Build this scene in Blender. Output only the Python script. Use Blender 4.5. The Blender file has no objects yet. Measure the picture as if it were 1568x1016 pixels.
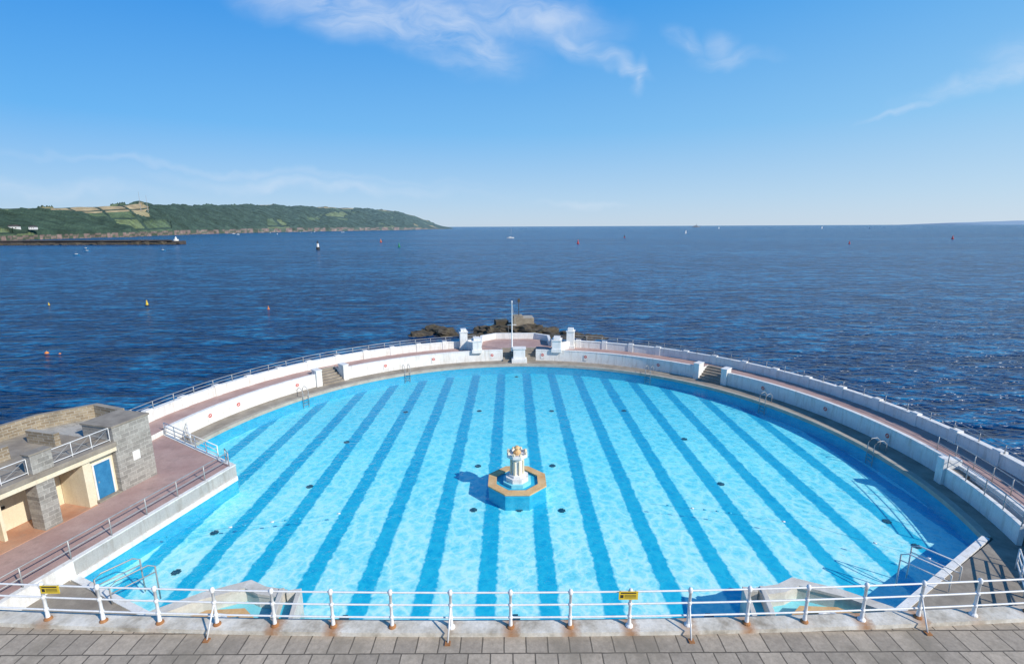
import bpy, bmesh, math, random
from math import sin, cos, pi, radians, atan2, sqrt, hypot
from mathutils import Vector, Matrix, noise
random.seed(7)
scene = bpy.context.scene
COL = bpy.context.collection

# ------------------------------------------------------------------ materials
def newmat(name):
    m = bpy.data.materials.new(name); m.use_nodes = True
    nt = m.node_tree
    b = nt.nodes["Principled BSDF"]
    return m, nt, b
def N(nt, t, **kw):
    n = nt.nodes.new(t)
    for k, v in kw.items(): setattr(n, k, v)
    return n
def L(nt, a, b): nt.links.new(a, b)
def math_(nt, op, a, b=None, c=None, clamp=False):
    n = N(nt, "ShaderNodeMath", operation=op); n.use_clamp = clamp
    for i, x in enumerate((a, b, c)):
        if x is None: continue
        if isinstance(x, (int, float)): n.inputs[i].default_value = x
        else: L(nt, x, n.inputs[i])
    return n.outputs[0]
def pos(nt): return N(nt, "ShaderNodeNewGeometry").outputs["Position"]
def mapping(nt, vec, scale=(1,1,1), rot=(0,0,0), loc=(0,0,0), typ='POINT'):
    n = N(nt, "ShaderNodeMapping", vector_type=typ)
    n.inputs["Scale"].default_value = scale; n.inputs["Rotation"].default_value = rot; n.inputs["Location"].default_value = loc
    L(nt, vec, n.inputs["Vector"]); return n.outputs[0]
def noise_(nt, vec, scale, detail=4, rough=.55, dist=0):
    n = N(nt, "ShaderNodeTexNoise"); n.inputs["Scale"].default_value = scale
    n.inputs["Detail"].default_value = detail; n.inputs["Roughness"].default_value = rough
    n.inputs["Distortion"].default_value = dist
    L(nt, vec, n.inputs["Vector"]); return n
def ramp(nt, fac, stops, interp='LINEAR'):
    n = N(nt, "ShaderNodeValToRGB"); e = n.color_ramp.elements; n.color_ramp.interpolation = interp
    while len(e) < len(stops): e.new(.5)
    for i, (p, c) in enumerate(stops):
        e[i].position = p; e[i].color = (*c, 1) if len(c) == 3 else c
    L(nt, fac, n.inputs[0]); return n.outputs[0]
def mix(nt, fac, a, b, bt='MIX'):
    n = N(nt, "ShaderNodeMix", data_type='RGBA', blend_type=bt)
    for s, x in ((n.inputs[0], fac), (n.inputs[6], a), (n.inputs[7], b)):
        if isinstance(x, (int, float)): s.default_value = x
        elif isinstance(x, tuple): s.default_value = (*x, 1)
        else: L(nt, x, s)
    return n.outputs[2]
def bump(nt, b, h, strength=.3, dist=.02):
    n = N(nt, "ShaderNodeBump"); n.inputs["Strength"].default_value = strength; n.inputs["Distance"].default_value = dist
    L(nt, h, n.inputs["Height"]); L(nt, n.outputs[0], b.inputs["Normal"])
def rough_mat(name, c1, c2, scale=1.5, rough=.8, stain=None, stain_amt=.5, streak=False, bs=.25, fine=14, metal=0):
    m, nt, b = newmat(name)
    p = pos(nt)
    n1 = noise_(nt, p, scale, 3, .6)
    c = ramp(nt, n1.outputs[0], [(.3, c1), (.7, c2)])
    n2 = noise_(nt, p, fine, 3, .7)
    c = mix(nt, .35, c, ramp(nt, n2.outputs[0], [(.25, (.5,.5,.5)), (.7, (1.,1.,1.))]), 'MULTIPLY')
    if stain:
        pv = mapping(nt, p, (2.2, 2.2, .35)) if streak else p
        n3 = noise_(nt, pv, 1.3, 5, .7)
        f = math_(nt, 'MULTIPLY', ramp(nt, n3.outputs[0], [(.50, (0,0,0)), (.72, (1,1,1))]), stain_amt)
        c = mix(nt, f, c, stain)
    L(nt, c, b.inputs["Base Color"]); b.inputs["Roughness"].default_value = rough; b.inputs["Metallic"].default_value = metal
    if bs > 0: bump(nt, b, n2.outputs[0], bs, .02)
    return m

M = {}
M['white'] = rough_mat("white_paint", (.76,.76,.74), (.87,.86,.82), 1.2, .7, (.40,.34,.26), .50, True)
M['whiteclean'] = rough_mat("white_gloss", (.78,.79,.79), (.86,.86,.84), 2, .45, (.45,.33,.22), .25, True, bs=0)
M['weathered'] = rough_mat("weathered_concrete", (.56,.53,.47), (.74,.71,.64), 1.4, .85, (.34,.29,.22), .5)
M['cream'] = rough_mat("cream_render", (.76,.66,.46), (.84,.76,.58), .8, .8, (.50,.40,.28), .3, True)
M['deck'] = rough_mat("deck_concrete", (.24,.205,.165), (.38,.335,.27), .9, .85, (.14,.125,.10), .5)
M['lip'] = rough_mat("pool_coping_stone", (.40,.365,.30), (.50,.46,.38), 1.2, .8, (.22,.19,.14), .5)
M['pink'] = rough_mat("pink_paving", (.40,.255,.225), (.50,.35,.31), .6, .85, (.27,.19,.165), .6)
M['terra'] = rough_mat("terracotta_floor", (.46,.22,.13), (.56,.33,.22), .7, .85, (.28,.22,.18), .5)
M['steel'] = rough_mat("galvanised_steel", (.38,.39,.39), (.50,.50,.49), 5, .45, (.25,.15,.1), .3, bs=0, metal=.3)
M['rust'] = rough_mat("rust", (.30,.12,.04), (.42,.20,.08), 6, .9)
M['yellow'] = rough_mat("yellow_sign_paint", (.75,.52,.03), (.80,.58,.05), 3, .5, bs=0)
M['black'] = rough_mat("black_paint", (.02,.02,.02), (.04,.04,.04), 3, .6, bs=0)
M['drain'] = rough_mat("drain_grille", (.01,.08,.12), (.02,.10,.15), 3, .6, bs=0)
M['red'] = rough_mat("red_paint", (.55,.03,.02), (.65,.06,.03), 3, .5, bs=0)
M['orange'] = rough_mat("orange_plastic", (.7,.2,.03), (.8,.28,.05), 3, .5, bs=0)
M['green'] = rough_mat("green_paint", (.02,.22,.10), (.03,.3,.14), 3, .5, bs=0)
M['bluedoor'] = rough_mat("blue_door_paint", (.02,.17,.36), (.04,.24,.46), 3, .5, bs=.05)
M['poolblue'] = rough_mat("pool_blue_paint", (.02,.40,.60), (.04,.48,.68), 2, .6, bs=.05)
M['lightblue'] = rough_mat("pool_pale_paint", (.20,.66,.76), (.28,.74,.82), 2, .6, bs=.05)
M['ochre'] = rough_mat("ochre_coping", (.66,.36,.13), (.78,.54,.27), 2, .7, (.42,.30,.17), .4)
M['rock'] = rough_mat("dark_rock", (.035,.028,.02), (.12,.095,.065), .5, .9, (.06,.07,.03), .6, bs=.6, fine=3)
M['shipgrey'] = rough_mat("ship_grey", (.22,.26,.30), (.28,.32,.36), .2, .6, bs=0)
M['breakwater'] = rough_mat("breakwater_stone", (.05,.045,.045), (.12,.10,.09), .05, .9, fine=.4, bs=0)

# kerb: worn paint, rust bleeding around every railing post
def kerb_mat():
    m, nt, b = newmat("kerb_paint"); p = pos(nt)
    n1 = noise_(nt, p, 1.3, 4, .65); n2 = noise_(nt, p, 9, 3, .7)
    c = ramp(nt, n1.outputs[0], [(.30, (.36,.31,.24)), (.46, (.60,.55,.46)), (.66, (.76,.72,.64))])
    c = mix(nt, .4, c, ramp(nt, n2.outputs[0], [(.3, (.5,.5,.5)), (.6, (1,1,1))]), 'MULTIPLY')
    s = N(nt, "ShaderNodeSeparateXYZ"); L(nt, p, s.inputs[0])
    x = math_(nt, 'ADD', s.outputs[0], math_(nt, 'MULTIPLY', math_(nt, 'SUBTRACT', n2.outputs[0], .5), .25))
    t = math_(nt, 'FRACT', math_(nt, 'ADD', math_(nt, 'DIVIDE', math_(nt, 'ADD', x, .07), 1.572), 60.5))
    d = math_(nt, 'ABSOLUTE', math_(nt, 'SUBTRACT', t, .5))
    f = ramp(nt, d, [(0, (.9,.9,.9)), (.10, (.55,.55,.55)), (.19, (0,0,0))])
    sel = noise_(nt, p, .37, 1)
    f = math_(nt, 'MULTIPLY', f, ramp(nt, sel.outputs[0], [(.42, (0,0,0)), (.55, (1,1,1))]))
    c = mix(nt, f, c, (.36,.17,.07))
    L(nt, c, b.inputs["Base Color"]); b.inputs["Roughness"].default_value = .85; bump(nt, b, n2.outputs[0], .4, .02)
    return m
M['stain_kerb'] = kerb_mat()

def brick_mat(name, c1, c2, mort, w, h, mortar=.012, rot=0, off=.5, rough=.85, vertical=None, stain=(.1,.09,.07), bias=0, st=.45):
    m, nt, b = newmat(name)
    p = pos(nt)
    if vertical is not None:
        sx = N(nt, "ShaderNodeSeparateXYZ"); L(nt, p, sx.inputs[0])
        al = math_(nt, 'ADD', math_(nt, 'MULTIPLY', sx.outputs[0], vertical[0]), math_(nt, 'MULTIPLY', sx.outputs[1], vertical[1]))
        cx = N(nt, "ShaderNodeCombineXYZ"); L(nt, al, cx.inputs[0]); L(nt, sx.outputs[2], cx.inputs[1]); q = cx.outputs[0]
    else:
        q = mapping(nt, p, (1,1,1), (0,0,rot))
    bt = N(nt, "ShaderNodeTexBrick"); bt.offset = off
    wob = noise_(nt, p, 2.0, 2)
    va = N(nt, "ShaderNodeVectorMath", operation='MULTIPLY_ADD'); L(nt, wob.outputs[1], va.inputs[0]); va.inputs[1].default_value = (.03,.03,0); L(nt, q, va.inputs[2])
    L(nt, va.outputs[0], bt.inputs["Vector"])
    bt.inputs["Scale"].default_value = 1; bt.inputs["Brick Width"].default_value = w; bt.inputs["Row Height"].default_value = h
    bt.inputs["Mortar Size"].default_value = mortar; bt.inputs["Bias"].default_value = bias
    bt.inputs["Color1"].default_value = (*c1, 1); bt.inputs["Color2"].default_value = (*c2, 1); bt.inputs["Mortar"].default_value = (*mort, 1)
    n2 = noise_(nt, p, 9, 4, .7); n3 = noise_(nt, p, .8, 4, .6)
    c = mix(nt, .5, bt.outputs[0], ramp(nt, n2.outputs[0], [(.3, (.4,.4,.4)), (.7, (1.1,1.1,1.1))]), 'MULTIPLY')
    c = mix(nt, math_(nt, 'MULTIPLY', ramp(nt, n3.outputs[0], [(.5, (0,0,0)), (.7, (1,1,1))]), st), c, stain)
    L(nt, c, b.inputs["Base Color"]); b.inputs["Roughness"].default_value = rough
    h2 = math_(nt, 'ADD', math_(nt, 'MULTIPLY', bt.outputs["Fac"], -1.0), math_(nt, 'MULTIPLY', n2.outputs[0], .5))
    bump(nt, b, h2, .5, .02)
    return m
FA = (-.252, -.968)     # direction of the changing-room façade
M['paving'] = brick_mat("paving_slabs", (.50,.42,.325), (.36,.305,.24), (.13,.11,.085), .56, .66, .018, 0, .4, stain=(.20,.17,.125), st=.65)
M['stone'] = brick_mat("grey_stone", (.28,.265,.24), (.42,.40,.36), (.48,.46,.41), .55, .26, .02, 0, .5, vertical=FA)
M['stone2'] = brick_mat("brown_stone", (.26,.20,.13), (.40,.33,.23), (.44,.40,.33), .42, .18, .02, 0, .5, vertical=(.7,.7))

PD = 0.9; KS = (17+PD)/17
def pool_floor_mat():
    m, nt, b = newmat("pool_floor_paint")
    p = pos(nt)
    n = noise_(nt, p, 1.1, 1, .5); n2 = noise_(nt, p, 3.6, 1, .5)
    s = N(nt, "ShaderNodeSeparateXYZ"); L(nt, p, s.inputs[0])
    wob = math_(nt, 'ADD', math_(nt, 'MULTIPLY', math_(nt, 'SUBTRACT', n.outputs[0], .5), .22), math_(nt, 'MULTIPLY', math_(nt, 'SUBTRACT', n2.outputs[0], .5), .24))
    x = math_(nt, 'ADD', s.outputs[0], wob)
    sp = 2.92*KS; x0 = .2*KS
    t = math_(nt, 'FRACT', math_(nt, 'ADD', math_(nt, 'DIVIDE', math_(nt, 'SUBTRACT', x, x0), sp), 40.0))
    d = math_(nt, 'MULTIPLY', math_(nt, 'ABSOLUTE', math_(nt, 'SUBTRACT', t, .5)), sp)
    mr = N(nt, "ShaderNodeMapRange"); mr.inputs[1].default_value = .43; mr.inputs[2].default_value = .55; mr.inputs[3].default_value = 1; mr.inputs[4].default_value = 0
    L(nt, d, mr.inputs[0])
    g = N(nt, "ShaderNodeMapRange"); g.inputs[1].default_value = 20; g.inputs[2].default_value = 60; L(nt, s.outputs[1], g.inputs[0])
    lane = ramp(nt, g.outputs[0], [(0, (.56,.92,.90)), (.4, (.28,.86,.90)), (1, (.03,.58,.76))])  # absorption by deeper water painted into lane and stripe colours towards the far end
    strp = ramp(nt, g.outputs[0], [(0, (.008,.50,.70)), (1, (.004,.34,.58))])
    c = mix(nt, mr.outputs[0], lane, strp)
    L(nt, c, b.inputs["Base Color"]); b.inputs["Roughness"].default_value = .7
    return m
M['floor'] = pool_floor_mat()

def pool_water_mat():
    m = bpy.data.materials.new("pool_water"); m.use_nodes = True; nt = m.node_tree; nt.nodes.clear()
    p = pos(nt)
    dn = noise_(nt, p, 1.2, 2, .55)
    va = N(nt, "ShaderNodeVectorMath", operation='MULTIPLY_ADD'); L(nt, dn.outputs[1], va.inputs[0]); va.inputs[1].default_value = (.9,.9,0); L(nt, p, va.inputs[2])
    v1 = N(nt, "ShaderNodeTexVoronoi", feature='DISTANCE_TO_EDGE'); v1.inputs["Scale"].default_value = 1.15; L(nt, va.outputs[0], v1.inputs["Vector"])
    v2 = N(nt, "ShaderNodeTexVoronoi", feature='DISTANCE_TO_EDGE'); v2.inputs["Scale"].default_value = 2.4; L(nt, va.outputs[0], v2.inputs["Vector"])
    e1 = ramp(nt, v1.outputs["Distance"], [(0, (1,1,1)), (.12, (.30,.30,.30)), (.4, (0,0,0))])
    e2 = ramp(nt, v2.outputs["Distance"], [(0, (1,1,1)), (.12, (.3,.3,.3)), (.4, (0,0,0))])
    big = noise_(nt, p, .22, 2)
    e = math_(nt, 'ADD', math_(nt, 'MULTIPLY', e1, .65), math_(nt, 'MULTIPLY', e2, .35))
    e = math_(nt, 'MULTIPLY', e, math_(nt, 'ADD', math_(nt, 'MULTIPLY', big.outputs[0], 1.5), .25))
    caustic_tint = ramp(nt, e, [(0, (.40,.80,.90)), (.25, (.66,.91,.96)), (.6, (1,1,1))])  # caustic light network painted into the transparent colour, bright along cell edges
    tr = N(nt, "ShaderNodeBsdfTransparent"); L(nt, caustic_tint, tr.inputs[0])
    gl = N(nt, "ShaderNodeBsdfGlossy"); gl.inputs["Roughness"].default_value = .08
    bn = noise_(nt, p, 2.0, 3, .6)
    bp = N(nt, "ShaderNodeBump"); bp.inputs["Strength"].default_value = .8; bp.inputs["Distance"].default_value = .20; L(nt, bn.outputs[0], bp.inputs["Height"])
    L(nt, bp.outputs[0], gl.inputs["Normal"])
    lw = N(nt, "ShaderNodeLayerWeight"); lw.inputs[0].default_value = .5; L(nt, bp.outputs[0], lw.inputs["Normal"])
    fr = math_(nt, 'ADD', math_(nt, 'MULTIPLY', math_(nt, 'POWER', lw.outputs["Facing"], 5.0), .70), .02, clamp=True)
    ms = N(nt, "ShaderNodeMixShader"); L(nt, fr, ms.inputs[0]); L(nt, tr.outputs[0], ms.inputs[1]); L(nt, gl.outputs[0], ms.inputs[2])
    o = N(nt, "ShaderNodeOutputMaterial"); L(nt, ms.outputs[0], o.inputs[0])
    return m
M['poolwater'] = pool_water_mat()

def sea_mat():
    m, nt, b = newmat("sea_water")
    p = pos(nt)
    q = mapping(nt, p, (.6, 1.7, 1), (0, 0, radians(-14)))
    n1 = noise_(nt, q, .16, 3, .65)
    n2 = noise_(nt, q, .70, 2, .6)
    big = noise_(nt, mapping(nt, p, (.35, 1.6, 1)), .0045, 3, .6)
    h = math_(nt, 'ADD', math_(nt, 'MULTIPLY', n1.outputs[0], 1.0), math_(nt, 'MULTIPLY', n2.outputs[0], .42))
    cf = math_(nt, 'ADD', math_(nt, 'ADD', math_(nt, 'MULTIPLY', n1.outputs[0], .42), math_(nt, 'MULTIPLY', n2.outputs[0], .42)), math_(nt, 'MULTIPLY', big.outputs[0], .16))
    c = ramp(nt, cf, [(.41, (.0002,.016,.066)), (.50, (.0006,.046,.150)), (.59, (.008,.17,.36)), (.66, (.05,.30,.48))])  # ripple highlights and darker troughs painted into the base colour
    L(nt, c, b.inputs["Base Color"]); b.inputs["Roughness"].default_value = .20; b.inputs["IOR"].default_value = 1.33
    b.inputs["Specular IOR Level"].default_value = .16
    bump(nt, b, h, 1.0, 2.8)
    return m
M['sea'] = sea_mat()

# ------------------------------------------------------------------ mesh builder
class MB:
    def __init__(s, name, mats): s.name = name; s.v = []; s.f = []; s.mi = []; s.mats = mats; s.smooth = []
    def idx(s, m): return s.mats.index(m)
    def add(s, verts, faces, m, smooth=False):
        o = len(s.v); s.v += [tuple(x) for x in verts]
        for f in faces: s.f.append([i+o for i in f]); s.mi.append(s.idx(m)); s.smooth.append(smooth)
    def box(s, c, d, m, rot=0):
        hx, hy, hz = d[0]/2, d[1]/2, d[2]/2; cr, sr = cos(rot), sin(rot)
        vs = []
        for z in (-hz, hz):
            for x, y in ((-hx,-hy),(hx,-hy),(hx,hy),(-hx,hy)):
                vs.append((c[0]+x*cr-y*sr, c[1]+x*sr+y*cr, c[2]+z))
        s.add(vs, [(0,3,2,1),(4,5,6,7),(0,1,5,4),(1,2,6,5),(2,3,7,6),(3,0,4,7)], m)
    def prism(s, poly, z0, z1, side, top=None):
        n = len(poly)
        s.add([(x,y,z0) for x,y in poly]+[(x,y,z1) for x,y in poly], [(i,(i+1)%n,(i+1)%n+n,i+n) for i in range(n)], side)
        s.add([(x,y,z1) for x,y in poly], [tuple(range(n))], top or side)
    def ribbon(s, path, a, b, z0, z1, m, closed=False, top=None, caps=True):
        n = len(path); P = [Vector(p) for p in path]; A = []; B = []
        for i in range(n):
            if closed: pr, nx = P[i-1], P[(i+1)%n]
            else: pr, nx = P[max(i-1,0)], P[min(i+1,n-1)]
            d1 = (P[i]-pr); d2 = (nx-P[i])
            if d1.length < 1e-6: d1 = d2
            if d2.length < 1e-6: d2 = d1
            d1.normalize(); d2.normalize()
            n1 = Vector((-d1.y,d1.x)); n2 = Vector((-d2.y,d2.x)); mt = (n1+n2).normalized(); k = 1/max(mt.dot(n1), .35)
            A.append(P[i]+mt*a*k); B.append(P[i]+mt*b*k)
        vs = [(p.x,p.y,z0) for p in A]+[(p.x,p.y,z1) for p in A]+[(p.x,p.y,z0) for p in B]+[(p.x,p.y,z1) for p in B]
        fs = []; ft = []
        for i in range(n if closed else n-1):
            j = (i+1)%n
            fs += [(i,j,j+n,i+n), (2*n+i,3*n+i,3*n+j,2*n+j)]
            ft.append((n+i,n+j,3*n+j,3*n+i))
        if not closed and caps: fs += [(0,n,3*n,2*n), (n-1,3*n-1,4*n-1,2*n-1)]
        s.add(vs, fs, m); 
        s.add(vs, ft, top or m)
    def tube(s, pts, r, m, n=6):
        pts = [Vector(p) for p in pts]; vs = []; fs = []
        for i, p in enumerate(pts):
            t = (pts[min(i+1,len(pts)-1)]-pts[max(i-1,0)]).normalized()
            up = Vector((0,0,1)) if abs(t.z) < .9 else Vector((1,0,0))
            u = t.cross(up).normalized(); w = t.cross(u).normalized()
            for k in range(n):
                a = 2*pi*k/n; vs.append(p+u*cos(a)*r+w*sin(a)*r)
        for i in range(len(pts)-1):
            for k in range(n): fs.append((i*n+k, i*n+(k+1)%n, (i+1)*n+(k+1)%n, (i+1)*n+k))
        fs += [tuple(range(n)), tuple((len(pts)-1)*n+k for k in range(n))]
        s.add(vs, fs, m, True)
    def lathe(s, c, prof, m, n=16, a0=0, smooth=False):
        vs = []; fs = []
        for r, z in prof:
            for k in range(n):
                a = a0+2*pi*k/n; vs.append((c[0]+r*cos(a), c[1]+r*sin(a), c[2]+z))
        for i in range(len(prof)-1):
            for k in range(n): fs.append((i*n+k, i*n+(k+1)%n, (i+1)*n+(k+1)%n, (i+1)*n+k))
        fs.append(tuple((len(prof)-1)*n+k for k in range(n)))
        s.add(vs, fs, m, smooth)
    def quadz(s, poly, z, m): s.add([(x,y,z) for x,y in poly], [tuple(range(len(poly)))], m)
    def done(s, bevel=0, recalc=True):
        me = bpy.data.meshes.new(s.name); me.from_pydata(s.v, [], s.f)
        for m in s.mats: me.materials.append(M[m])
        for p, i, sm in zip(me.polygons, s.mi, s.smooth): p.material_index = i; p.use_smooth = sm
        if recalc:
            bm = bmesh.new(); bm.from_mesh(me); bmesh.ops.recalc_face_normals(bm, faces=bm.faces); bm.to_mesh(me); bm.free()
        o = bpy.data.objects.new(s.name, me); COL.objects.link(o)
        if bevel:
            md = o.modifiers.new("bevel", 'BEVEL'); md.width = bevel; md.segments = 2; md.limit_method = 'ANGLE'
        return o

CX, CY, R = .9, 32.9, 26.3
def circ(r, deg): a = radians(deg); return (CX+r*cos(a), CY+r*sin(a))
def arc(r, a0, a1, step=1.5):
    n = max(2, int(abs(a1-a0)/step)+1); return [circ(r, a0+(a1-a0)*i/(n-1)) for i in range(n)]

# ------------------------------------------------------------------ sea (one sheet to the horizon)
b = MB("sea", ['sea'])
b.quadz([(-60000,-3000),(60000,-3000),(60000,60000),(-60000,60000)], -4, 'sea'); b.done(recalc=False)

# ------------------------------------------------------------------ pool
PB = arc(R, -19.2, 174.5) + [(-18.9,31.3),(-21.4,21.4),(-12.9,17.5),(14.5,17.5)]
b = MB("swimming_pool", ['floor','poolblue','white','drain','lip'])
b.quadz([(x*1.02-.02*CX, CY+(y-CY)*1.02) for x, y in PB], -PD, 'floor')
b.ribbon(PB, 0, -.05, -PD-.05, .04, 'poolblue', True)
b.ribbon(arc(R, -19.2, 174.5), .03, -.40, .04, .33, 'lip')
b.ribbon([(-18.9,31.3),(-21.4,21.4),(-12.9,17.5),(14.5,17.5),PB[0]], .03, -.30, .04, .34, 'white')
def cross(x, y, s=.19):
    x *= KS; y *= KS
    b.box((x,y,-PD+.03),(s*2.3,s*1.2,.04),'drain'); b.box((x,y,-PD+.033),(s*1.2,s*2.3,.04),'drain')
for x, y in [(-10,44),(-3.1,44.2),(3.7,44.1),(10.5,44.1),(-2.4,27.5),(.4,27.5),(3,27.4),(-13.4,37.4),(-13.6,30.4),(-17,25.3),(-17,22),(14,37.7),(14,30.5),(21.9,26.1),(21.8,23.8),(-2.5,33.2),(2.9,33.2),(.5,55),(.1,18.9),(8.7,18.9),(-7.5,18.9)]:
    cross(x, y)
b.done()
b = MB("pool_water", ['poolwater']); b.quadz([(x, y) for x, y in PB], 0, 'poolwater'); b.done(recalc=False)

# ------------------------------------------------------------------ pool deck
b = MB("pool_deck", ['deck'])
b.ribbon(arc(R, -21, 176), -.40, -3.0, -1, .3, 'deck')
b.quadz([(14.55,17.3),(26.1,24.0),(31,24.5),(31,9),(-31,9),(-31,19),(-21.6,21.1),(-13,17.3)][::-1], .296, 'deck')
b.done()

# ------------------------------------------------------------------ ring promenade and walls
A0, A1 = -38, 184
GAPS = [(42.7, 2.5), (136.9, 2.5), (87.1, 1.35), (92.9, 1.35)]
b = MB("promenade", ['pink','white'])
b.ribbon(arc(28.58, A0, A1), -1.9, -2.6, -5, 1.5, 'white', top='pink')
segs = []; a = A0
for g, h in sorted(GAPS): segs.append((a, g-h)); a = g+h
segs.append((a, A1))
for s0, s1 in segs: b.ribbon(arc(28.58, s0, s1), 0, -1.905, -1, 1.5, 'white', top='pink')
b.prism([(5.2,63.2),(5.2,67),(3.2,68.6),(-2.4,68.6),(-4.4,67),(-4.4,63.0)], -5, 1.504, 'white', 'pink')
b.done()

b = MB("pool_ring_wall", ['white'])
for s0, s1 in segs:
    if s0 > 170: continue
    b.ribbon(arc(28.3, s0, min(s1,172.5)), 0, -.277, .25, 1.62, 'white')
    b.ribbon(arc(28.3, s0, min(s1,172.5)), .03, -.31, 1.621, 1.70, 'white')
b.done(.015)
b = MB("sea_parapet_wall", ['white'])
for s0, s1 in ((A0, 82.1), (99.8, A1)):
    b.ribbon(arc(31.0, s0, s1), 0, -.38, 1.45, 2.32, 'white')
    b.ribbon(arc(31.0, s0, s1), .04, -.42, 2.322, 2.42, 'white')
    a = s0+2
    while a < s1-1:
        x, y = circ(31.19, a); b.box((x,y,2.00),(.52,.62,1.06),'white',radians(a)); a += 6.2
b.ribbon([(5.2,63.9),(5.2,67),(3.2,68.6),(-2.4,68.6),(-4.4,67),(-4.4,63.7)], .02, .38, 1.45, 2.3, 'white')
b.done(.02)

def rail_arc(name, r, a0, a1, z, h, step, mat='steel', nr=2, rr=.028):
    b = MB(name, [mat])
    for k in range(nr):
        zz = z+h*(1-k/nr)
        b.tube([(*circ(r,t[0]), zz) for t in [(a0+(a1-a0)*i/120,) for i in range(121)]], rr, mat, 5)
    a = a0
    while a <= a1:
        x, y = circ(r, a); b.tube([(x,y,z-.02),(x,y,z+h+.02)], rr*1.15, mat, 6); a += step
    return b.done()
rail_arc("parapet_railing", 31.2, A0, 81.5, 2.42, .62, 3.6)
rail_arc("parapet_railing", 31.2, 100.5, A1, 2.42, .62, 3.6)
rail_arc("promenade_railing", 28.95, -34, -1, 1.5, 1.05, 3.0)

def steps(name, ang, half, n=6, r0=27.9, r1=30.45):
    b = MB(name, ['deck','white'])
    w = 2*28.4*math.tan(radians(half))
    for i in range(n):
        ra = r0+(r1-r0)*i/n; z1 = .3+(1.5-.3)*(i+1)/n - (.006 if i == n-1 else 0)
        rm = (ra+r1)/2
        x, y = circ(rm, ang); b.box((x,y,(z1)/2-.25),(r1-ra, w-.02, z1+.5),'deck',radians(ang))
    return b, w
for g in (42.7, 136.9):
    b, w = steps("pool_steps", g, 2.5)
    for sd in (-1, 1):
        x, y = circ(28.6, g+sd*3.1); b.box((x,y,1.12),(1.1,.62,1.76),'white',radians(g))
        x, y = circ(28.6, g+sd*3.1); b.box((x,y,2.04),(1.2,.72,.1),'white',radians(g))
    b.done(.02)
for g in (87.1, 92.9):
    b, w = steps("pool_steps", g, 1.35); b.done()
b = MB("flagpole_plinth", ['white'])
b.box((.9,60.9,1.1),(1.5,1.0,1.7),'white'); b.box((.9,60.9,2.0),(1.7,1.2,.12),'white'); b.box((.9,60.5,.5),(1.9,1.4,.45),'white'); b.done(.02)
b = MB("flagpole", ['whiteclean','steel'])
b.lathe((0,61.3,1.5), [(.14,0),(.14,.3),(.09,.35),(.07,3.4),(.05,6.2),(.09,6.25),(.09,6.4),(.0,6.45)], 'whiteclean', 10, smooth=True)
b.tube([(-.55,61.3,4.9),(.55,61.3,4.9)], .03, 'whiteclean'); b.tube([(.5,61.3,4.9),(.03,61.3,7.5)], .012, 'steel', 4); b.tube([(-.5,61.3,4.9),(-.2,61.2,1.7)], .012, 'steel', 4); b.done()

def kiosk(x, y, w, d, z0, z1, rot):
    b = MB("stone_pier", ['white'])
    b.box((x,y,(z0+z1)/2),(w,d,z1-z0),'white',rot); b.box((x,y,z1+.06),(w+.16,d+.16,.12),'white',rot)
    b.box((x,y,z1+.27),(w*.75,d*.75,.30),'white',rot); b.box((x,y,z0+.22),(w+.2,d+.2,.44),'white',rot)
    b.done(.02)
kiosk(-6.3,62.7,.95,1.1,1.45,3.7,radians(12)); kiosk(7.6,62.9,.95,1.1,1.45,3.7,radians(-12))
kiosk(-4.5,61.2,1.1,1.6,1.45,2.9,radians(9)); kiosk(5.7,61.4,1.1,1.6,1.45,2.9,radians(-9))
for xs in (-1, 1):
    b = MB("low_wall", ['white']); x0 = .7+xs*5.1; x1 = .7+xs*6.9
    b.ribbon([(x0,61.2),(x1,62.7)], -.15, .15, 1.45, 2.5, 'white'); b.done(.02)

for a in (18, 31, 55, 73, 84, 97, 112, 124, 145, 158, 164, 6, -8):
    b = MB("no_diving_sign", ['red','white','steel'])
    n = Vector((-cos(radians(a)), -sin(radians(a)), 0)); t = Vector((-n.y, n.x, 0)); u = Vector((0,0,1))
    c = Vector((*circ(28.26, a), 1.05))
    vs = [c+n*.02+t*.18*cos(k*pi/8)+u*.18*sin(k*pi/8) for k in range(16)]
    b.add(vs, [tuple(range(16))], 'red')
    vs = [c+n*.025+t*.10*cos(k*pi/8)+u*.10*sin(k*pi/8) for k in range(16)]; b.add(vs, [tuple(range(16))], 'white')
    b.add([c+n*.03+t*x+u*y for x, y in ((-.12,.08),(-.08,.12),(.12,-.08),(.08,-.12))], [(0,1,2,3)], 'red')
    b.add([c+n*.01+t*x+u*y for x, y in ((-.24,-.5),(.24,-.5),(.24,.24),(-.24,.24))], [(0,1,2,3)], 'white')
    b.done()

for a in (28, 56, 120, 146, 4):
    b = MB("pool_ladder", ['steel'])
    for sd in (-.3, .3):
        t = Vector((-sin(radians(a)), cos(radians(a)), 0)); rd = Vector((cos(radians(a)), sin(radians(a)), 0)); c = Vector((CX,CY,0))
        b.tube([c+t*sd+rd*27.1+Vector((0,0,.3)), c+t*sd+rd*27.1+Vector((0,0,1.0)), c+t*sd+rd*26.8+Vector((0,0,1.25)), c+t*sd+rd*26.4+Vector((0,0,1.2)), c+t*sd+rd*26.15+Vector((0,0,.9)), c+t*sd+rd*26.15+Vector((0,0,-.8))], .03, 'steel')
    for z in (-.5,-.2,.1): b.tube([c+t*-.3+rd*26.15+Vector((0,0,z)), c+t*.3+rd*26.15+Vector((0,0,z))], .03, 'steel')
    b.done()

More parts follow.
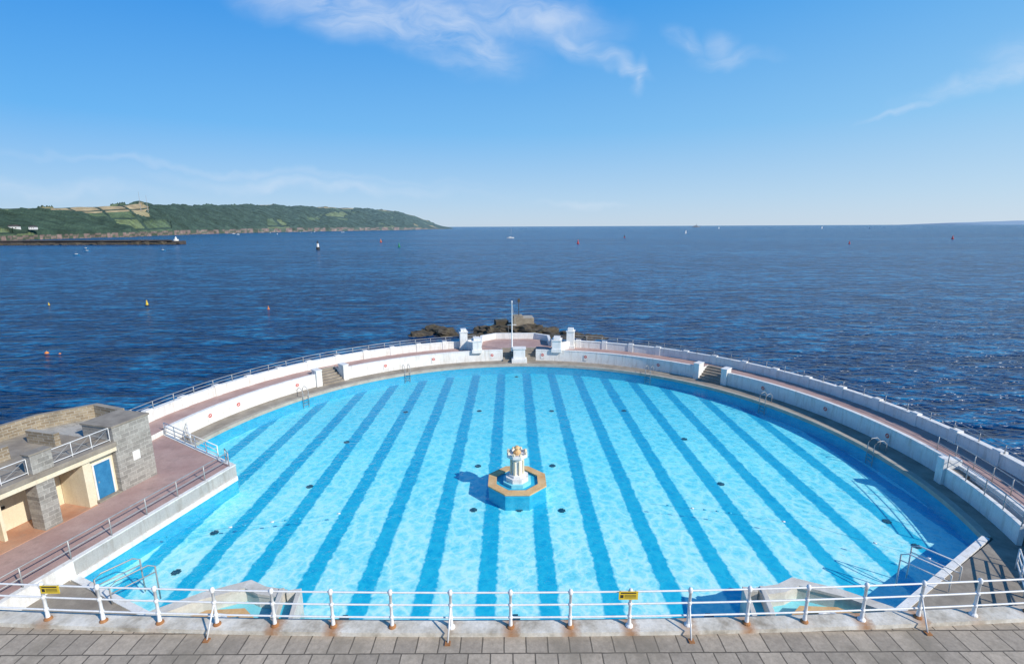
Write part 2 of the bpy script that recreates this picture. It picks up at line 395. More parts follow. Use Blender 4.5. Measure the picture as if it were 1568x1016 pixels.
# ------------------------------------------------------------------ central fountain
F = (.3*1, 30.8, 0); o8 = pi/8
b = MB("pool_fountain", ['poolblue','ochre','lightblue','white','cream'])
def octo(r): return [(F[0]+r*cos(o8+k*pi/4), F[1]+r*sin(o8+k*pi/4)) for k in range(8)]
b.ribbon(octo(2.05), 0, .46, -PD, .16, 'poolblue', True)
b.ribbon(octo(2.10), 0, .56, .162, .25, 'ochre', True)
b.quadz(octo(1.62), .08, 'poolblue')
b.prism(octo(1.0), .0, .30, 'lightblue', 'lightblue')
b.prism(octo(.80), .30, .60, 'white')
b.lathe((F[0],F[1],0), [(.60,.60),(.60,.72),(.42,.80),(.40,1.75),(.46,1.85),(.70,1.98),(.74,2.02),(.74,2.22),(.60,2.22),(.55,2.12)], 'white', 8, o8)
for k in range(8):
    a = o8+k*pi/4; b.box((F[0]+.44*cos(a),F[1]+.44*sin(a),1.25),(.10,.14,1.0),'cream',a)
    b.box((F[0]+.62*cos(a),F[1]+.62*sin(a),2.29),(.15,.18,.14),'cream',a)
b.lathe((F[0],F[1],2.1), [(.25,0),(.28,.2),(.14,.3),(.14,.42),(.22,.46),(.1,.6)], 'ochre', 10)
b.done(.015)

def cascade(cx, cy, fl=1, name="cascade_fountain"):
    b = MB(name, ['weathered','poolblue','ochre','lightblue','cream','white'])
    def f(pts): 
        q = [(cx+x*fl, cy+y) for x, y in pts]; return q if fl == 1 else q[::-1]
    P = f([(3.35,.1),(3.0,.9),(1.5,1.95),(-.3,2.75),(-1.2,2.3),(-2.3,2.1)])
    b.ribbon(P, 0, .40, -PD, .70, 'weathered'); b.ribbon(P, -.05, .45, .702, .84, 'weathered')
    for px, py in ((-2.2,1.35),(-3.05,1.15)):
        p0 = f([(px,py)])[0]
        b.box((p0[0],p0[1],.0),(.22,1.7,1.8),'weathered',radians(-12*fl))
    p0 = f([(-2.65,2.0)])[0]; b.box((p0[0],p0[1],.02),(.62,.22,1.74),'weathered',radians(-12*fl))
    p0 = f([(-2.6,1.2)])[0]; b.box((p0[0],p0[1],-.2),(.60,1.5,1.2),'poolblue',radians(-12*fl))
    b.quadz(f([(3.0,-.4),(2.7,.7),(1.3,1.6),(-.3,2.3),(-1.9,1.7),(-1.95,0),(-1.95,-.4)]), .10, 'lightblue')
    Q = f([(2.1,-.3),(1.9,.55),(.9,1.25),(-.7,1.35),(-1.5,.7),(-1.7,-.3)])
    b.ribbon(Q, 0, .30, 0, .44, 'poolblue'); b.ribbon(Q, -.03, .36, .442, .53, 'ochre')
    b.lathe((cx,cy+.2,.1), [(.75,0),(.75,.24),(.50,.26),(.50,.60),(.56,.64),(.56,.74),(.42,.74),(.38,.62)], 'white', 20)
    return b.done(.02)
cascade(13.4, 17.6, 1); cascade(-12.6, 17.6, -1)

# ------------------------------------------------------------------ left terrace + changing rooms
T = [(-18.97,31.38),(-27.4,36.75),(-33.0,36.4),(-41,27),(-45,11.7),(-23.9,11.7),(-21.47,21.4)]
b = MB("terrace", ['white','pink']); b.prism(T, -4.9, 1.1, 'white', 'pink'); 
b.ribbon([(-23.9,11.8),(-21.47,21.4),(-18.97,31.38),(-27.4,36.75)], .0, .28, -.5, 1.16, 'white')
b.done()
b = MB("terrace_railing", ['steel'])
def straight_rail(b, pts, z, h, step, mat, rr=.03, nr=3, inset=0):
    for k in range(nr):
        b.tube([(x,y,z+h*(nr-k)/nr) for x, y in pts], rr, mat)
    for i in range(len(pts)-1):
        p, q = Vector(pts[i]), Vector(pts[i+1]); n = max(1, round((q-p).length/step))
        for j in range(n+(i == len(pts)-2)):
            c = p.lerp(q, j/n); b.tube([(c.x,c.y,z-.03),(c.x,c.y,z+h+.02)], rr*1.1, mat)
straight_rail(b, [(-24.1,11.8),(-21.65,21.5),(-19.25,31.1),(-19.8,31.7)], 1.16, 1.0, 1.9, 'steel', nr=2); b.done()
b = MB("pool_access_railing", ['whiteclean'])
straight_rail(b, [(-20.6,32.2),(-27.2,36.4)], 1.16, 1.0, 1.6, 'whiteclean', nr=3)
straight_rail(b, [(-25.4,36.6),(-27.7,39.4)], .3, 1.0, 1.4, 'whiteclean', nr=3); b.done()

P0 = Vector((-23.5, 30.2)); AV = Vector((-.252,-.968)); DV = Vector((-.968,.252)); BR = atan2(AV.y, AV.x)
def lp(s, d): p = P0+AV*s+DV*d; return (p.x, p.y)
b = MB("changing_rooms_building", ['stone','cream','deck','bluedoor','terra','white','black','stone2','steel','whiteclean'])
def lb(s0, s1, d0, d1, z0, z1, m):
    x, y = lp((s0+s1)/2, (d0+d1)/2); b.box((x,y,(z0+z1)/2),(s1-s0,d1-d0,z1-z0),m,BR)
GZ = 1.1
lb(0,2.3,0,2.4,GZ-.1,5.25,'stone'); lb(-.06,2.36,-.06,2.46,5.25,5.37,'deck')
lb(.9,1.35,-.03,.2,2.7,3.3,'white')
lb(2.3,3.8,.35,.6,GZ,3.85,'cream'); lb(2.55,3.45,.28,.34,GZ+.1,GZ+2.25,'bluedoor')
lb(2.45,2.545,.27,.349,GZ,GZ+2.35,'white'); lb(3.455,3.55,.27,.349,GZ,GZ+2.35,'white'); lb(2.546,3.454,.27,.349,GZ+2.27,GZ+2.35,'white')
lb(3.3,3.36,.24,.28,GZ+1.1,GZ+1.2,'steel')
lb(2.35,3.7,-.05,.34,GZ,GZ+.09,'deck')
lb(3.8,4.2,.0,2.0,GZ,3.85,'cream')
lb(4.2,20,2.0,2.3,GZ,3.85,'cream')
lb(3.85,20,-.1,1.99,GZ-.05,GZ+.03,'terra')
for s in (5.65, 10.2, 14.8):
    lb(s,s+.85,-.05,.85,GZ,3.85,'stone')
for s in (7.6, 8.7, 12.2, 13.2):
    lb(s,s+.14,.9,1.998,GZ+.03,3.85,'cream')
for s in (6.9, 8.0, 9.2): lb(s,s+.16,1.93,1.998,GZ+1.3,GZ+1.45,'black')
lb(2.3,20,-.12,.5,3.85,4.15,'cream'); lb(2.3,20,-.2,7.2,4.152,4.42,'deck')
lb(2.6,20,.55,6.9,3.86,4.15,'cream')
lb(-.3,2.3,2.4,7.2,GZ-5,4.42,'stone')
lb(2.3,20,2.31,7.0,GZ-5,3.85,'stone')
for s in (5.55, 10.1, 14.7): 
    lb(s,s+1.0,-.1,.45,4.42,5.45,'stone'); lb(s-.05,s+1.05,-.15,.5,5.45,5.54,'deck')
def lattice(s0, s1, d):
    z0, z1 = 4.55, 5.3
    for z in (z0, z1): b.tube([(*lp(s0,d),z),(*lp(s1,d),z)], .025, 'whiteclean')
    n = max(1, round((s1-s0)/1.0)); w = (s1-s0)/n
    for i in range(n+1): b.tube([(*lp(s0+i*w,d),4.42),(*lp(s0+i*w,d),z1)], .022, 'whiteclean')
    for i in range(n):
        a = s0+i*w
        b.tube([(*lp(a,d),z0),(*lp(a+w,d),z1)], .014, 'steel', 4); b.tube([(*lp(a,d),z1),(*lp(a+w,d),z0)], .014, 'steel', 4)
lattice(2.4,5.5,.15); lattice(6.6,10.05,.15); lattice(11.2,14.6,.15)
b.ribbon([lp(.0,2.4),lp(-.3,5.0),lp(2.0,6.5),lp(8.5,7.0)], -.0, -.35, 4.42, 5.35, 'stone2', top='deck')
lb(3.4,3.7,2.6,4.9,4.42,5.2,'stone2')
b.ribbon([lp(5.5,3.6),lp(10.5,3.2)], 0, .3, 4.42, 5.2, 'stone2', top='deck')
lattice(6.5,9.6,5.6); lattice(9.0,13.0,1.9)
b.done(.012)

# ------------------------------------------------------------------ near terrace, kerb, railing
def ky(x): return 11.2+.0022*x*x
xs = [-60+2*i for i in range(61)]
def front(off): return [(x, min(ky(x),14)+off) for x in xs]
b = MB("pavement", ['paving','white']); fr = front(-.15)
vs = [(x,y,6.5) for x, y in fr]+[(x,-40,6.5) for x, y in fr]; n = len(fr)
b.add(vs, [(i,i+1,n+i+1,n+i) for i in range(n-1)], 'paving'); b.done()
b = MB("kerb", ['stain_kerb']); b.ribbon(front(0), -.15, .30, 6.3, 6.62, 'stain_kerb'); b.done(.02)
b = MB("retaining_wall", ['white']); b.ribbon(front(0), -.1, .18, -1, 6.35, 'white'); b.done()

b = MB("promenade_guardrail", ['whiteclean','rust','yellow','black','steel'])
post_x = [-.07+1.572*k for k in range(-14, 15)]
for h in (1.15, .78, .40):
    b.tube([(x, ky(x)+.05, 6.62+h-.1) for x in [post_x[0]+i*.8 for i in range(int((post_x[-1]-post_x[0])/.8)+1)]], .024, 'whiteclean', 8)
for i, x in enumerate(post_x):
    y = ky(x)+.05
    b.lathe((x,y,6.60), [(.10,0),(.10,.05),(.06,.09)], 'rust' if random.random() < .6 else 'whiteclean', 12)
    b.lathe((x,y,6.62), [(.055,.05),(.042,.25),(.036,.98),(.05,.985),(.058,1.02),(.058,1.08),(.045,1.12),(.02,1.14)], 'whiteclean', 12, smooth=True)
    for h in (.68, .30): b.lathe((x,y,6.62+h-.05), [(.04,0),(.054,.02),(.054,.08),(.04,.10)], 'whiteclean', 12, smooth=True)
    if i % 4 == 1:
        b.tube([(x,y,7.3),(x-.05,y-.42,6.5)], .022, 'whiteclean', 6); b.box((x-.05,y-.42,6.52),(.14,.14,.03),'rust')
b.done()
for x in (-12.35, 3.0):
    b = MB("warning_sign", ['yellow','black','steel']); y = ky(x)-.01
    b.box((x,y,7.60),(.50,.014,.24),'yellow'); b.box((x,y-.009,7.68),(.40,.004,.035),'black')
    for j in range(3): b.box((x+.05,y-.009,7.62-.04*j),(.30,.004,.014),'black')
    b.box((x-.17,y-.009,7.58),(.08,.004,.09),'black'); b.box((x-.2,y+.03,7.6),(.03,.06,.2),'steel'); b.box((x+.2,y+.03,7.6),(.03,.06,.2),'steel')
    b.done()
def hoop(b, x, y, dx, dy, z, m='whiteclean', h=1.0):
    b.tube([(x,y,z),(x,y,z+h*.85),(x+dx*.15,y+dy*.15,z+h),(x+dx*.85,y+dy*.85,z+h),(x+dx,y+dy,z+h*.8),(x+dx,y+dy,z-1.0)], .035, m)
    b.tube([(x,y,z+.5*h),(x+dx,y+dy,z+.5*h)], .03, m)
b = MB("pool_corner_handrail", ['whiteclean']); hoop(b, 20.2,20.0,-1.1,1.6,.34); hoop(b, 21.2,20.6,-1.1,1.6,.34); b.done()
b = MB("pool_corner_handrail", ['steel']); hoop(b, -19.3,20.0,1.0,1.5,.34,'steel'); hoop(b, -18.2,19.5,1.0,1.5,.34,'steel'); b.done()
b = MB("access_railing", ['whiteclean'])
straight_rail(b, [(19.6,14.9),(24.9,21.6)], .3, 1.1, 1.3, 'whiteclean', .04, 3); straight_rail(b, [(22.2,14.6),(26.0,19.3)], .3, 1.1, 1.3, 'whiteclean', .04, 3); b.done()
b = MB("side_stairs", ['white','deck','steel'])
b.ribbon(arc(27.55, -20, -6.5), 0, -.25, .3, 1.45, 'white')
for i in range(6):
    b.ribbon(arc(27.8, -8.5-i*2.2, -6.6-i*2.2), 0, -.49, .31, 1.45-.19*i, 'deck')
x, y = circ(27.9, -5.9); b.box((x,y,1.15),(1.1,.6,1.8),'white',radians(-6))
straight_rail(b, arc(27.6,-20,-6.5,3), 1.45, .95, 1.5, 'steel', nr=2); b.done(.01)

def rope(pts):
    b = MB("lane_rope", ['whiteclean','orange','poolblue'])
    for i in range(len(pts)-1):
        p, q = Vector((*pts[i],.0)), Vector((*pts[i+1],.0)); n = int((q-p).length/.7)
        b.tube([p-Vector((0,0,.03)), q-Vector((0,0,.03))], .008, 'poolblue', 4)
        for j in range(n):
            if random.random() < .6: continue
            c = p.lerp(q, (j+.5)/n); d = (q-p).normalized()*.09; b.tube([c-d, c+d], .045, random.choice(['whiteclean','poolblue']), 6)
    b.done()
rope([(8.6,28.2),(12.8,27.2),(17.6,25.6),(22.6,22.2)]); rope([(-20.6,24.6),(-17.5,25.6),(-10.2,27.3)])

# ------------------------------------------------------------------ rocks
def rock(x, y, z, sx, sy, sz, seed, name="sea_rock", sub=4):
    bm = bmesh.new(); bmesh.ops.create_icosphere(bm, subdivisions=sub, radius=1)
    for v in bm.verts:
        p = v.co.copy(); k = 1+.55*noise.fractal(p*1.6+Vector((seed*7,seed,0)), .9, 2.2, 5)+.25*abs(noise.noise(p*4+Vector((seed,0,9))))
        v.co = Vector((p.x*sx*k, p.y*sy*k, max(p.z*sz*k, -sz)))
    me = bpy.data.meshes.new(name); bm.to_mesh(me); bm.free(); me.materials.append(M['rock'])
    o = bpy.data.objects.new(name, me); o.location = (x,y,z); COL.objects.link(o); return o
rk = [(-15.5,99,3.2,2.4,1.2),(-18.5,96,2.2,1.6,.7),(-13,96,2.4,1.6,.9),(-4.5,98,3.2,2.6,1.6),(1,99,5.0,3.2,1.9),(6,97,3,2.4,1.3),(11,95,3.0,2.0,1.0),(15,93,2.6,1.8,.8),(-8,94,2.4,1.8,.8),(3,93,4,2.5,1.1),(8,92,3,2,.9),(-1,92,3,2,1.0)]
for i, (x,y,sx,sy,sz) in enumerate(rk): rock(x,y,-4.2,sx,sy,sz,i+1)
b = MB("stone_ruin", ['stone2','rock'])
b.box((2.2,100,-2.6),(4.2,3.2,3.0),'stone2',.1); b.box((1.2,100,-1.0),(2.0,3.0,.4),'stone2',.1); b.box((-2.2,100.5,-2.8),(2.6,2.5,2.0),'rock',.2)
b.tube([(1.4,100,-1),(1.4,100,2.6)], .07, 'rock'); b.box((1.4,100,2.3),(.5,.1,.7),'rock'); b.done(.15)

# ------------------------------------------------------------------ headland
def interp(t, T_):
    for (a, x), (c, y) in zip(T_, T_[1:]):
        if t <= c: return x+(y-x)*(t-a)/(c-a)
    return T_[-1][1]
shore = [(-1.35,800),(-1.0,900),(-.75,1230),(-.557,1880),(-.365,2660),(-.21,3400),(-.145,4300),(-.115,4900)]
ridge = [(-1.35,60),(-1.0,64),(-.88,74),(-.75,90),(-.66,108),(-.557,124),(-.45,142),(-.365,152),(-.28,158),(-.225,152),(-.19,122),(-.17,84),(-.15,48),(-.135,26),(-.125,18),(-.115,0)]
NA, ND = 620, 60
vs, cols = [], []
for i in range(NA+1):
    q = -1.35+(1.35-.115)*i/NA
    s0 = interp(q, shore); hr = interp(q, ridge)*1.0
    s0 *= 1+.02*noise.noise(Vector((q*30,0,0)))
    for j in range(ND+1):
        d = j/ND
        y = s0*(1+.42*d); x = q*y
        prof = 0 if j == 0 else (min(1, d/.035)*.11+.89*(sin(min(1,max(0,(d-.02)/.75))*pi/2))**1.25)
        if d > .8: prof *= 1-(d-.8)*1.5
        nz = noise.fractal(Vector((x*.003,y*.003,1)), 1, 2, 4)
        h = hr*prof*(1+.10*nz)
        wood = noise.fractal(Vector((x*.0035+5,y*.0025,3)), 1, 2, 3)
        woodz = (.22 < d < .60 and wood > .04) or wood > .25
        if -.67 < q < -.48 and d < .66: woodz = True
        if q > -.42 and d < .55: woodz = wood > -.22
        if woodz and prof > .14: h += (3+abs(noise.noise(Vector((x*.03,y*.03,0))))*9)*min(1, hr/80)
        if .72 < d < .82 and noise.noise(Vector((q*28,0,5))) > .10: h += 11*abs(noise.noise(Vector((q*300,d*20,2))))+3; woodz = True
        vs.append((x, y, -4.3+h))
        ncell = noise.noise(Vector((round(q*19+d*1.5)*3.1, round(d*5.2)*7.7, 1)))
        jit = .8+.4*random.random()
        if prof < .13 or j == 0:
            c = (.26*jit,.17*jit,.13*jit)
            if noise.noise(Vector((q*90,d*60,0))) > .0: c = (.07,.09,.04)
        elif woodz: c = (.038*jit,.068*jit,.03*jit)
        elif -.90 < q < -.70 and .42 < d < .66: c = (.52*jit**.3,.39*jit**.3,.20)
        elif -.50 < q < -.22 and .62 < d < .76: c = (.54,.41,.21)
        elif ncell > .25: c = (.40,.33,.16)
        elif ncell > .0: c = (.17*jit,.21*jit,.075)
        else: c = (.10*jit,.145*jit,.055)
        if not woodz and prof > .14 and (abs((q*19+d*1.5)%1-.5) < .06 or abs((d*5.2)%1-.5) < .08): c = (.03,.055,.025)
        hz = min(.34, y/13000)  # aerial haze mixed into the vertex colours, stronger with distance
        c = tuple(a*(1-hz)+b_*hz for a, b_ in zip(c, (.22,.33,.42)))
        cols.append((*c, 1))
fs = []
W = ND+1
for i in range(NA):
    for j in range(ND): a = i*W+j; fs.append((a, a+W, a+W+1, a+1))
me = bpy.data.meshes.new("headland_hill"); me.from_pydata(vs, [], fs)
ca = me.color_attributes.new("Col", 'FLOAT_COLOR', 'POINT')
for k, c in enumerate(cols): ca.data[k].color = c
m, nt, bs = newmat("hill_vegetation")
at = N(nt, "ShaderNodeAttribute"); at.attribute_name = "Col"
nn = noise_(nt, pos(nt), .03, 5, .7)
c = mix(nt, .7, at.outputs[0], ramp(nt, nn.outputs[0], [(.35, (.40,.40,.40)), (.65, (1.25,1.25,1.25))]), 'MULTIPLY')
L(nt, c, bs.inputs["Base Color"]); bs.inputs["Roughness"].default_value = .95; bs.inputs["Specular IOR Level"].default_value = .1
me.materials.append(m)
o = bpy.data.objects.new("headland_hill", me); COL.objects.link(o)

b_v = []; b_f = []
for i in range(41):
    x = 19800+i*400; h = 60+300*(i/40)**.7*(1+.2*noise.noise(Vector((i*.4,0,0))))
    if i == 0: h = 0
    b_v += [(x,20500,-5),(x,20500+3000,h),(x,27000,-5)]
for i in range(40):
    for k in range(2): b_f.append((i*3+k,(i+1)*3+k,(i+1)*3+k+1,i*3+k+1))
me = bpy.data.meshes.new("distant_coast"); me.from_pydata(b_v, [], b_f)
M['haze'] = rough_mat("distant_land", (.24,.36,.48), (.28,.40,.52), .001, 1, fine=.01, bs=0)  # land colour with bluish aerial haze already blended in
me.materials.append(M['haze']); COL.objects.link(bpy.data.objects.new("distant_coast", me))

b = MB("breakwater", ['breakwater','white'])
b.ribbon([(-900,640),(-640,668),(-432,662)], -7, 7, -4.5, .4, 'breakwater'); b.ribbon([(-900,640),(-640,668),(-440,662)], -8.2, -6.8, .4, 2.0, 'breakwater'); b.done()
for i in range(34):
    t = i/33; rock(-860+420*t+random.uniform(-4,4), 646+16*min(1,t*1.6)-8, -4.4, 8+5*random.random(), 4, 2.6+1.6*random.random(), 40+i, "breakwater_rock", 2)
b = MB("small_lighthouse", ['white','breakwater'])
b.lathe((-440,662,.4), [(3.0,0),(3.0,2.0),(1.4,2.2),(1.1,3.6),(1.5,3.7),(1.5,4.0),(.7,4.1),(.7,5.0),(.1,5.6)], 'white', 12); b.done()
def house(x, y, z, w, d, h, rot):
    b = MB("white_house", ['white','breakwater'])
    b.box((x,y,z+h/2),(w,d,h),'white',rot); cr, sr = cos(rot), sin(rot)
    def tr(a, c, zz): return (x+a*cr-c*sr, y+a*sr+c*cr, zz)
    e = .6
    vv = [tr(-w/2-e,-d/2-e,z+h),tr(w/2+e,-d/2-e,z+h),tr(w/2+e,d/2+e,z+h),tr(-w/2-e,d/2+e,z+h),tr(-w/2,0,z+h*1.5),tr(w/2,0,z+h*1.5)]
    b.add(vv, [(0,1,5,4),(2,3,4,5),(1,2,5),(3,0,4)], 'breakwater')
    for i in range(3): b.box(tr(-w/3+i*w/3,-d/2-.05,z+h*.55),(w*.12,.1,h*.3),'breakwater',rot)
    b.done()
for x, y, w, hh in ((-965,985,16,6),(-935,992,10,5),(-985,980,9,5)): house(x,y,15,w,9,hh,.2)
for x, y in ((-935,1290),(-1010,1420)):
    b = MB("radio_mast", ['steel']); b.lathe((x,y,60), [(.7,0),(.5,22),(.3,46)], 'steel', 6); b.done()

# ------------------------------------------------------------------ boats, buoys
def buoy(x, y, s, m, base='black', cone=True):
    b = MB("navigation_buoy", list(dict.fromkeys([m, base, 'steel'])))
    b.lathe((x,y,-4.1), [(.45*s,0),(.62*s,.12*s),(.62*s,.3*s),(.3*s,.42*s)], base, 14)
    b.lathe((x,y,-4.1), [(.34*s,.40*s),(.22*s,1.1*s),(.10*s,1.3*s)], m, 10)
    for k in range(4): a = k*pi/2; b.tube([(x+.3*s*cos(a),y+.3*s*sin(a),-4.1+.4*s),(x+.1*s*cos(a),y+.1*s*sin(a),-4.1+1.5*s)], .03*s, m, 4)
    b.lathe((x,y,-4.1+1.45*s), [(.18*s,0),(.18*s,.12*s),(0.02*s,.35*s)], m, 8); b.done()
buoy(-100.7,135.7,.95,'yellow'); buoy(-129,137,.55,'yellow'); buoy(80.9,614,2.8,'red','red'); buoy(-183,706,2.6,'orange','red'); buoy(-120,537,2.6,'green','green')
buoy(206,922,2.9,'black','red'); buoy(385,574,1.8,'red','red'); buoy(646,739,3.0,'red','red'); buoy(-64,129,.55,'orange','orange')
def mooring(x, y, s, m):
    b = MB("mooring_buoy", [m,'steel']); b.lathe((x,y,-4.15), [(.3*s,0),(.6*s,.25*s),(.62*s,.5*s),(.4*s,.85*s),(.12*s,1.0*s)], m, 14, smooth=True)
    b.tube([(x,y,-4.15+s),(x,y,-4.15+1.35*s)], .06*s, 'steel'); b.done()
mooring(-80,82.8,.5,'orange'); mooring(-77.5,82.5,.3,'orange')
def hull(b, x, y, L_, w, h, rot, m):
    cr, sr = cos(rot), sin(rot); vs = []; n = 9
    for i in range(n):
        t = i/(n-1); hw = w/2*(1-(abs(t-.4)/.6)**2.2 if t > .4 else 1-.25*((.4-t)/.4)**2); hw = max(hw, .02)
        for sd, k, z in ((-1,.55,0),(-1,1,h*(1+.3*t)),(1,1,h*(1+.3*t)),(1,.55,0)):
            a = (t-.5)*L_; c = sd*hw*k; vs.append((x+a*cr-c*sr, y+a*sr+c*cr, -4.15+z))
    fs = []
    for i in range(n-1):
        for k in range(3): fs.append((i*4+k,(i+1)*4+k,(i+1)*4+k+1,i*4+k+1))
    fs += [(0,1,2,3), tuple((n-1)*4+k for k in range(4))]; b.add(vs, fs, m)
def sailboat(x, y, L_, rot, sails=True):
    b = MB("sailing_boat", ['whiteclean','steel','shipgrey']); cr, sr = cos(rot), sin(rot)
    hull(b, x, y, L_, L_*.3, L_*.11, rot, 'whiteclean'); z = -4.15+L_*.11; H_ = L_*1.3
    b.box((x-.05*L_*cr,y-.05*L_*sr,z+.05*L_),(L_*.35,L_*.16,L_*.08),'whiteclean',rot)
    b.tube([(x+.1*L_*cr,y+.1*L_*sr,z),(x+.1*L_*cr,y+.1*L_*sr,z+H_)], L_*.012+.05, 'shipgrey')
    def P_(a, c, zz): return (x+a*cr-c*sr, y+a*sr+c*cr, zz)
    b.tube([P_(.1*L_,0,z+.14*L_),P_(-.38*L_,0,z+.14*L_)], L_*.014, 'shipgrey')
    if sails:
        b.add([P_(.09*L_,0,z+.16*L_),P_(-.36*L_,.05*L_,z+.16*L_),P_(.09*L_,0,z+H_*.96)], [(0,1,2)], 'whiteclean')
        b.add([P_(.12*L_,0,z+H_*.85),P_(.14*L_,.06*L_,z+.1*L_),P_(.48*L_,0,z+.06*L_)], [(0,1,2)], 'whiteclean')
    b.done()
sailboat(-2,912,13,.2,False); sailboat(470,1364,8,.9); sailboat(1838,3000,12,.6); sailboat(1350,3300,10,.3); sailboat(2050,2900,9,2.6)
for i in range(12):
    q = -.60+.30*random.random(); y = 1500+700*random.random() if q < -.45 else 2000+400*random.random()
    sailboat(q*y, y, 7+3*random.random(), random.random()*3, False)
for x, y in ((-391,463),(-346,399),(-326,470),(-440,520)):
    b = MB("motor_boat", ['whiteclean','shipgrey','bluedoor']); hull(b, x, y, 5, 1.8, .8, .2, 'bluedoor')
    b.box((x,y,-3.0),(1.5,1.2,.9),'shipgrey',.2); b.box((x+.2,y-.02,-2.9),(1.3,1.24,.35),'whiteclean',.2); b.tube([(x,y,-2.6),(x,y,-.8)], .05, 'shipgrey'); b.done()
b = MB("channel_beacon", ['white','black','steel','red'])
x, y = -184, 478
b.lathe((x,y,-4.2), [(1.7,0),(1.6,2.4),(1.9,2.5),(1.9,2.8)], 'black', 12); b.lathe((x,y,-1.4), [(1.2,0),(1.0,3.4),(1.3,3.5)], 'white', 10)
b.lathe((x,y,2.1), [(.8,0),(.7,1.0),(.4,1.3),(.3,2.4),(.05,2.8)], 'black', 8); b.done()
b = MB("naval_ship", ['shipgrey']); hull(b, 2185, 6000, 95, 15, 9, .05, 'shipgrey')
b.box((2180,6000,9),(42,12,9),'shipgrey'); b.box((2187,6000,17),(20,10,8),'shipgrey'); b.box((2168,6000,15),(9,8,7),'shipgrey'); b.tube([(2186,6000,20),(2186,6000,38)], 1.3, 'shipgrey'); b.done()

# ------------------------------------------------------------------ world
SUN_EL = 34; to_sun = Vector((.82, -.57, 0)).normalized()
w = bpy.data.worlds.new("World"); scene.world = w; w.use_nodes = True; nt = w.node_tree; nt.nodes.clear()
try:
    w.cycles.sampling_method = 'MANUAL'; w.cycles.sample_map_resolution = 128
except Exception: pass
sky = N(nt, "ShaderNodeTexSky"); sky.sky_type = 'NISHITA'; sky.sun_disc = False
sky.sun_elevation = radians(SUN_EL); sky.sun_rotation = atan2(to_sun.x, to_sun.y)
sky.altitude = 20; sky.air_density = 1.0; sky.dust_density = .3; sky.ozone_density = 1.5
tc = N(nt, "ShaderNodeTexCoord"); sx = N(nt, "ShaderNodeSeparateXYZ"); L(nt, tc.outputs["Generated"], sx.inputs[0])
yy = math_(nt, 'MAXIMUM', sx.outputs[1], .06)
X = math_(nt, 'DIVIDE', sx.outputs[0], yy); Z = math_(nt, 'DIVIDE', sx.outputs[2], yy)
cb = N(nt, "ShaderNodeCombineXYZ"); L(nt, X, cb.inputs[0]); L(nt, Z, cb.inputs[1]); P_ = cb.outputs[0]
n1 = noise_(nt, P_, 5, 3, .6); n2 = noise_(nt, P_, 22, 2, .6)
def madd(nt, a, k, c):
    n = N(nt, "ShaderNodeVectorMath", operation='MULTIPLY_ADD'); L(nt, a, n.inputs[0]); n.inputs[1].default_value = k; L(nt, c, n.inputs[2]); return n.outputs[0]
D_ = madd(nt, n1.outputs[1], (.13,.10,0), P_); D_ = madd(nt, n2.outputs[1], (.025,.02,0), D_)
OX, OY = .077, .06
blobs = [
 (-.28,.385,.22,.050,-12,.9),(-.12,.350,.16,.055,-18,1.0),(.02,.375,.16,.045,-8,.8),(.10,.335,.10,.022,-22,.65),(.185,.295,.07,.014,-30,.7),(.225,.262,.015,.035,0,.6),
 (.33,.335,.06,.02,-20,.5),(.40,.325,.03,.035,40,.45),(.42,.30,.08,.014,0,.4),
 (.74,.205,.08,.008,18,.5),(.90,.275,.17,.022,20,.5),(.98,.33,.13,.045,25,.45),
 (-.55,.115,.48,.009,-4,.30),(-.38,.082,.34,.014,-3,.40),(.13,.040,.10,.008,0,.35),(-.95,.085,.30,.016,-4,.35)]
tot = None
for X0, Z0, a, c, ang, st in blobs:
    q = mapping(nt, D_, (a*1.35, c*1.5, 1), (0,0,radians(ang)), (X0+OX, Z0+OY, 0), 'TEXTURE')
    ln = N(nt, "ShaderNodeVectorMath", operation='LENGTH'); L(nt, q, ln.inputs[0])
    mr = N(nt, "ShaderNodeMapRange", interpolation_type='SMOOTHSTEP'); mr.inputs[1].default_value = 1; mr.inputs[2].default_value = 0.0; mr.inputs[3].default_value = 0; mr.inputs[4].default_value = st
    L(nt, ln.outputs["Value"], mr.inputs[0]); tot = mr.outputs[0] if tot is None else math_(nt, 'MAXIMUM', tot, mr.outputs[0])
n3 = noise_(nt, mapping(nt, D_, (3.0, 9, 1), (0,0,radians(-14))), 2.2, 5, .62, .6)
wis = ramp(nt, n3.outputs[0], [(.28, (.12,.12,.12)), (.70, (1,1,1))])
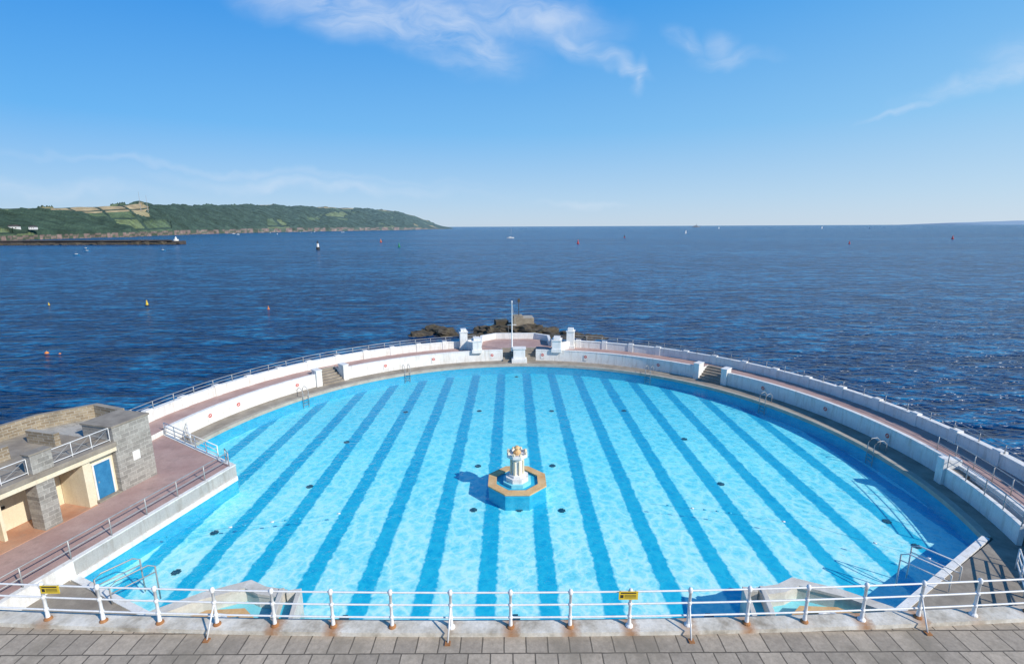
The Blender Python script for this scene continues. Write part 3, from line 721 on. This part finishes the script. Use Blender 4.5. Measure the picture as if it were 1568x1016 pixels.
cl = math_(nt, 'MULTIPLY', math_(nt, 'MULTIPLY', tot, wis), .82, clamp=True)
# grade the physical sky towards the clear, saturated coastal blue of the day
el = sx.outputs[2]
K = 1/.11
gradL = ramp(nt, el, [(0, (.46,.62,.80)), (.05, (.35,.58,.86)), (.17, (.11,.44,.90)), (.37, (.012,.27,.82)), (.8, (.010,.13,.46))])
gradR = ramp(nt, el, [(0, (.60,.73,.87)), (.05, (.50,.70,.90)), (.17, (.27,.59,.93)), (.37, (.085,.41,.90)), (.8, (.02,.18,.52))])
az = N(nt, "ShaderNodeMapRange"); az.inputs[1].default_value = -.9; az.inputs[2].default_value = .95; L(nt, X, az.inputs[0])
grad = mix(nt, az.outputs[0], gradL, gradR)
gs = N(nt, "ShaderNodeVectorMath", operation='SCALE'); L(nt, grad, gs.inputs[0]); gs.inputs["Scale"].default_value = K
base = mix(nt, .88, sky.outputs[0], gs.outputs[0])
out = mix(nt, cl, base, (7.2,7.8,8.7))
bg = N(nt, "ShaderNodeBackground"); bg.inputs[1].default_value = .11; L(nt, out, bg.inputs[0])
wo = N(nt, "ShaderNodeOutputWorld"); L(nt, bg.outputs[0], wo.inputs[0])
sl = bpy.data.lights.new("sun", 'SUN'); sl.energy = 4.8; sl.angle = radians(.5); sl.color = (1,.93,.83)
so = bpy.data.objects.new("sun", sl); COL.objects.link(so)
dv = Vector((to_sun.x*cos(radians(SUN_EL)), to_sun.y*cos(radians(SUN_EL)), sin(radians(SUN_EL))))
so.rotation_euler = dv.to_track_quat('Z', 'Y').to_euler()

# ------------------------------------------------------------------ camera
cam = bpy.data.cameras.new("camera"); cam.sensor_width = 36; cam.lens = 760/1568*36; cam.clip_start = .1; cam.clip_end = 120000
co = bpy.data.objects.new("camera", cam); COL.objects.link(co)
co.matrix_world = Matrix.Translation((0,0,17)) @ Matrix.Rotation(radians(90-11.996), 4, 'X') @ Matrix.Rotation(radians(-.26), 4, 'Z')
scene.camera = co
scene.view_settings.view_transform = 'Standard'
try: scene.view_settings.look = 'None'
except Exception: pass
scene.view_settings.exposure = 0
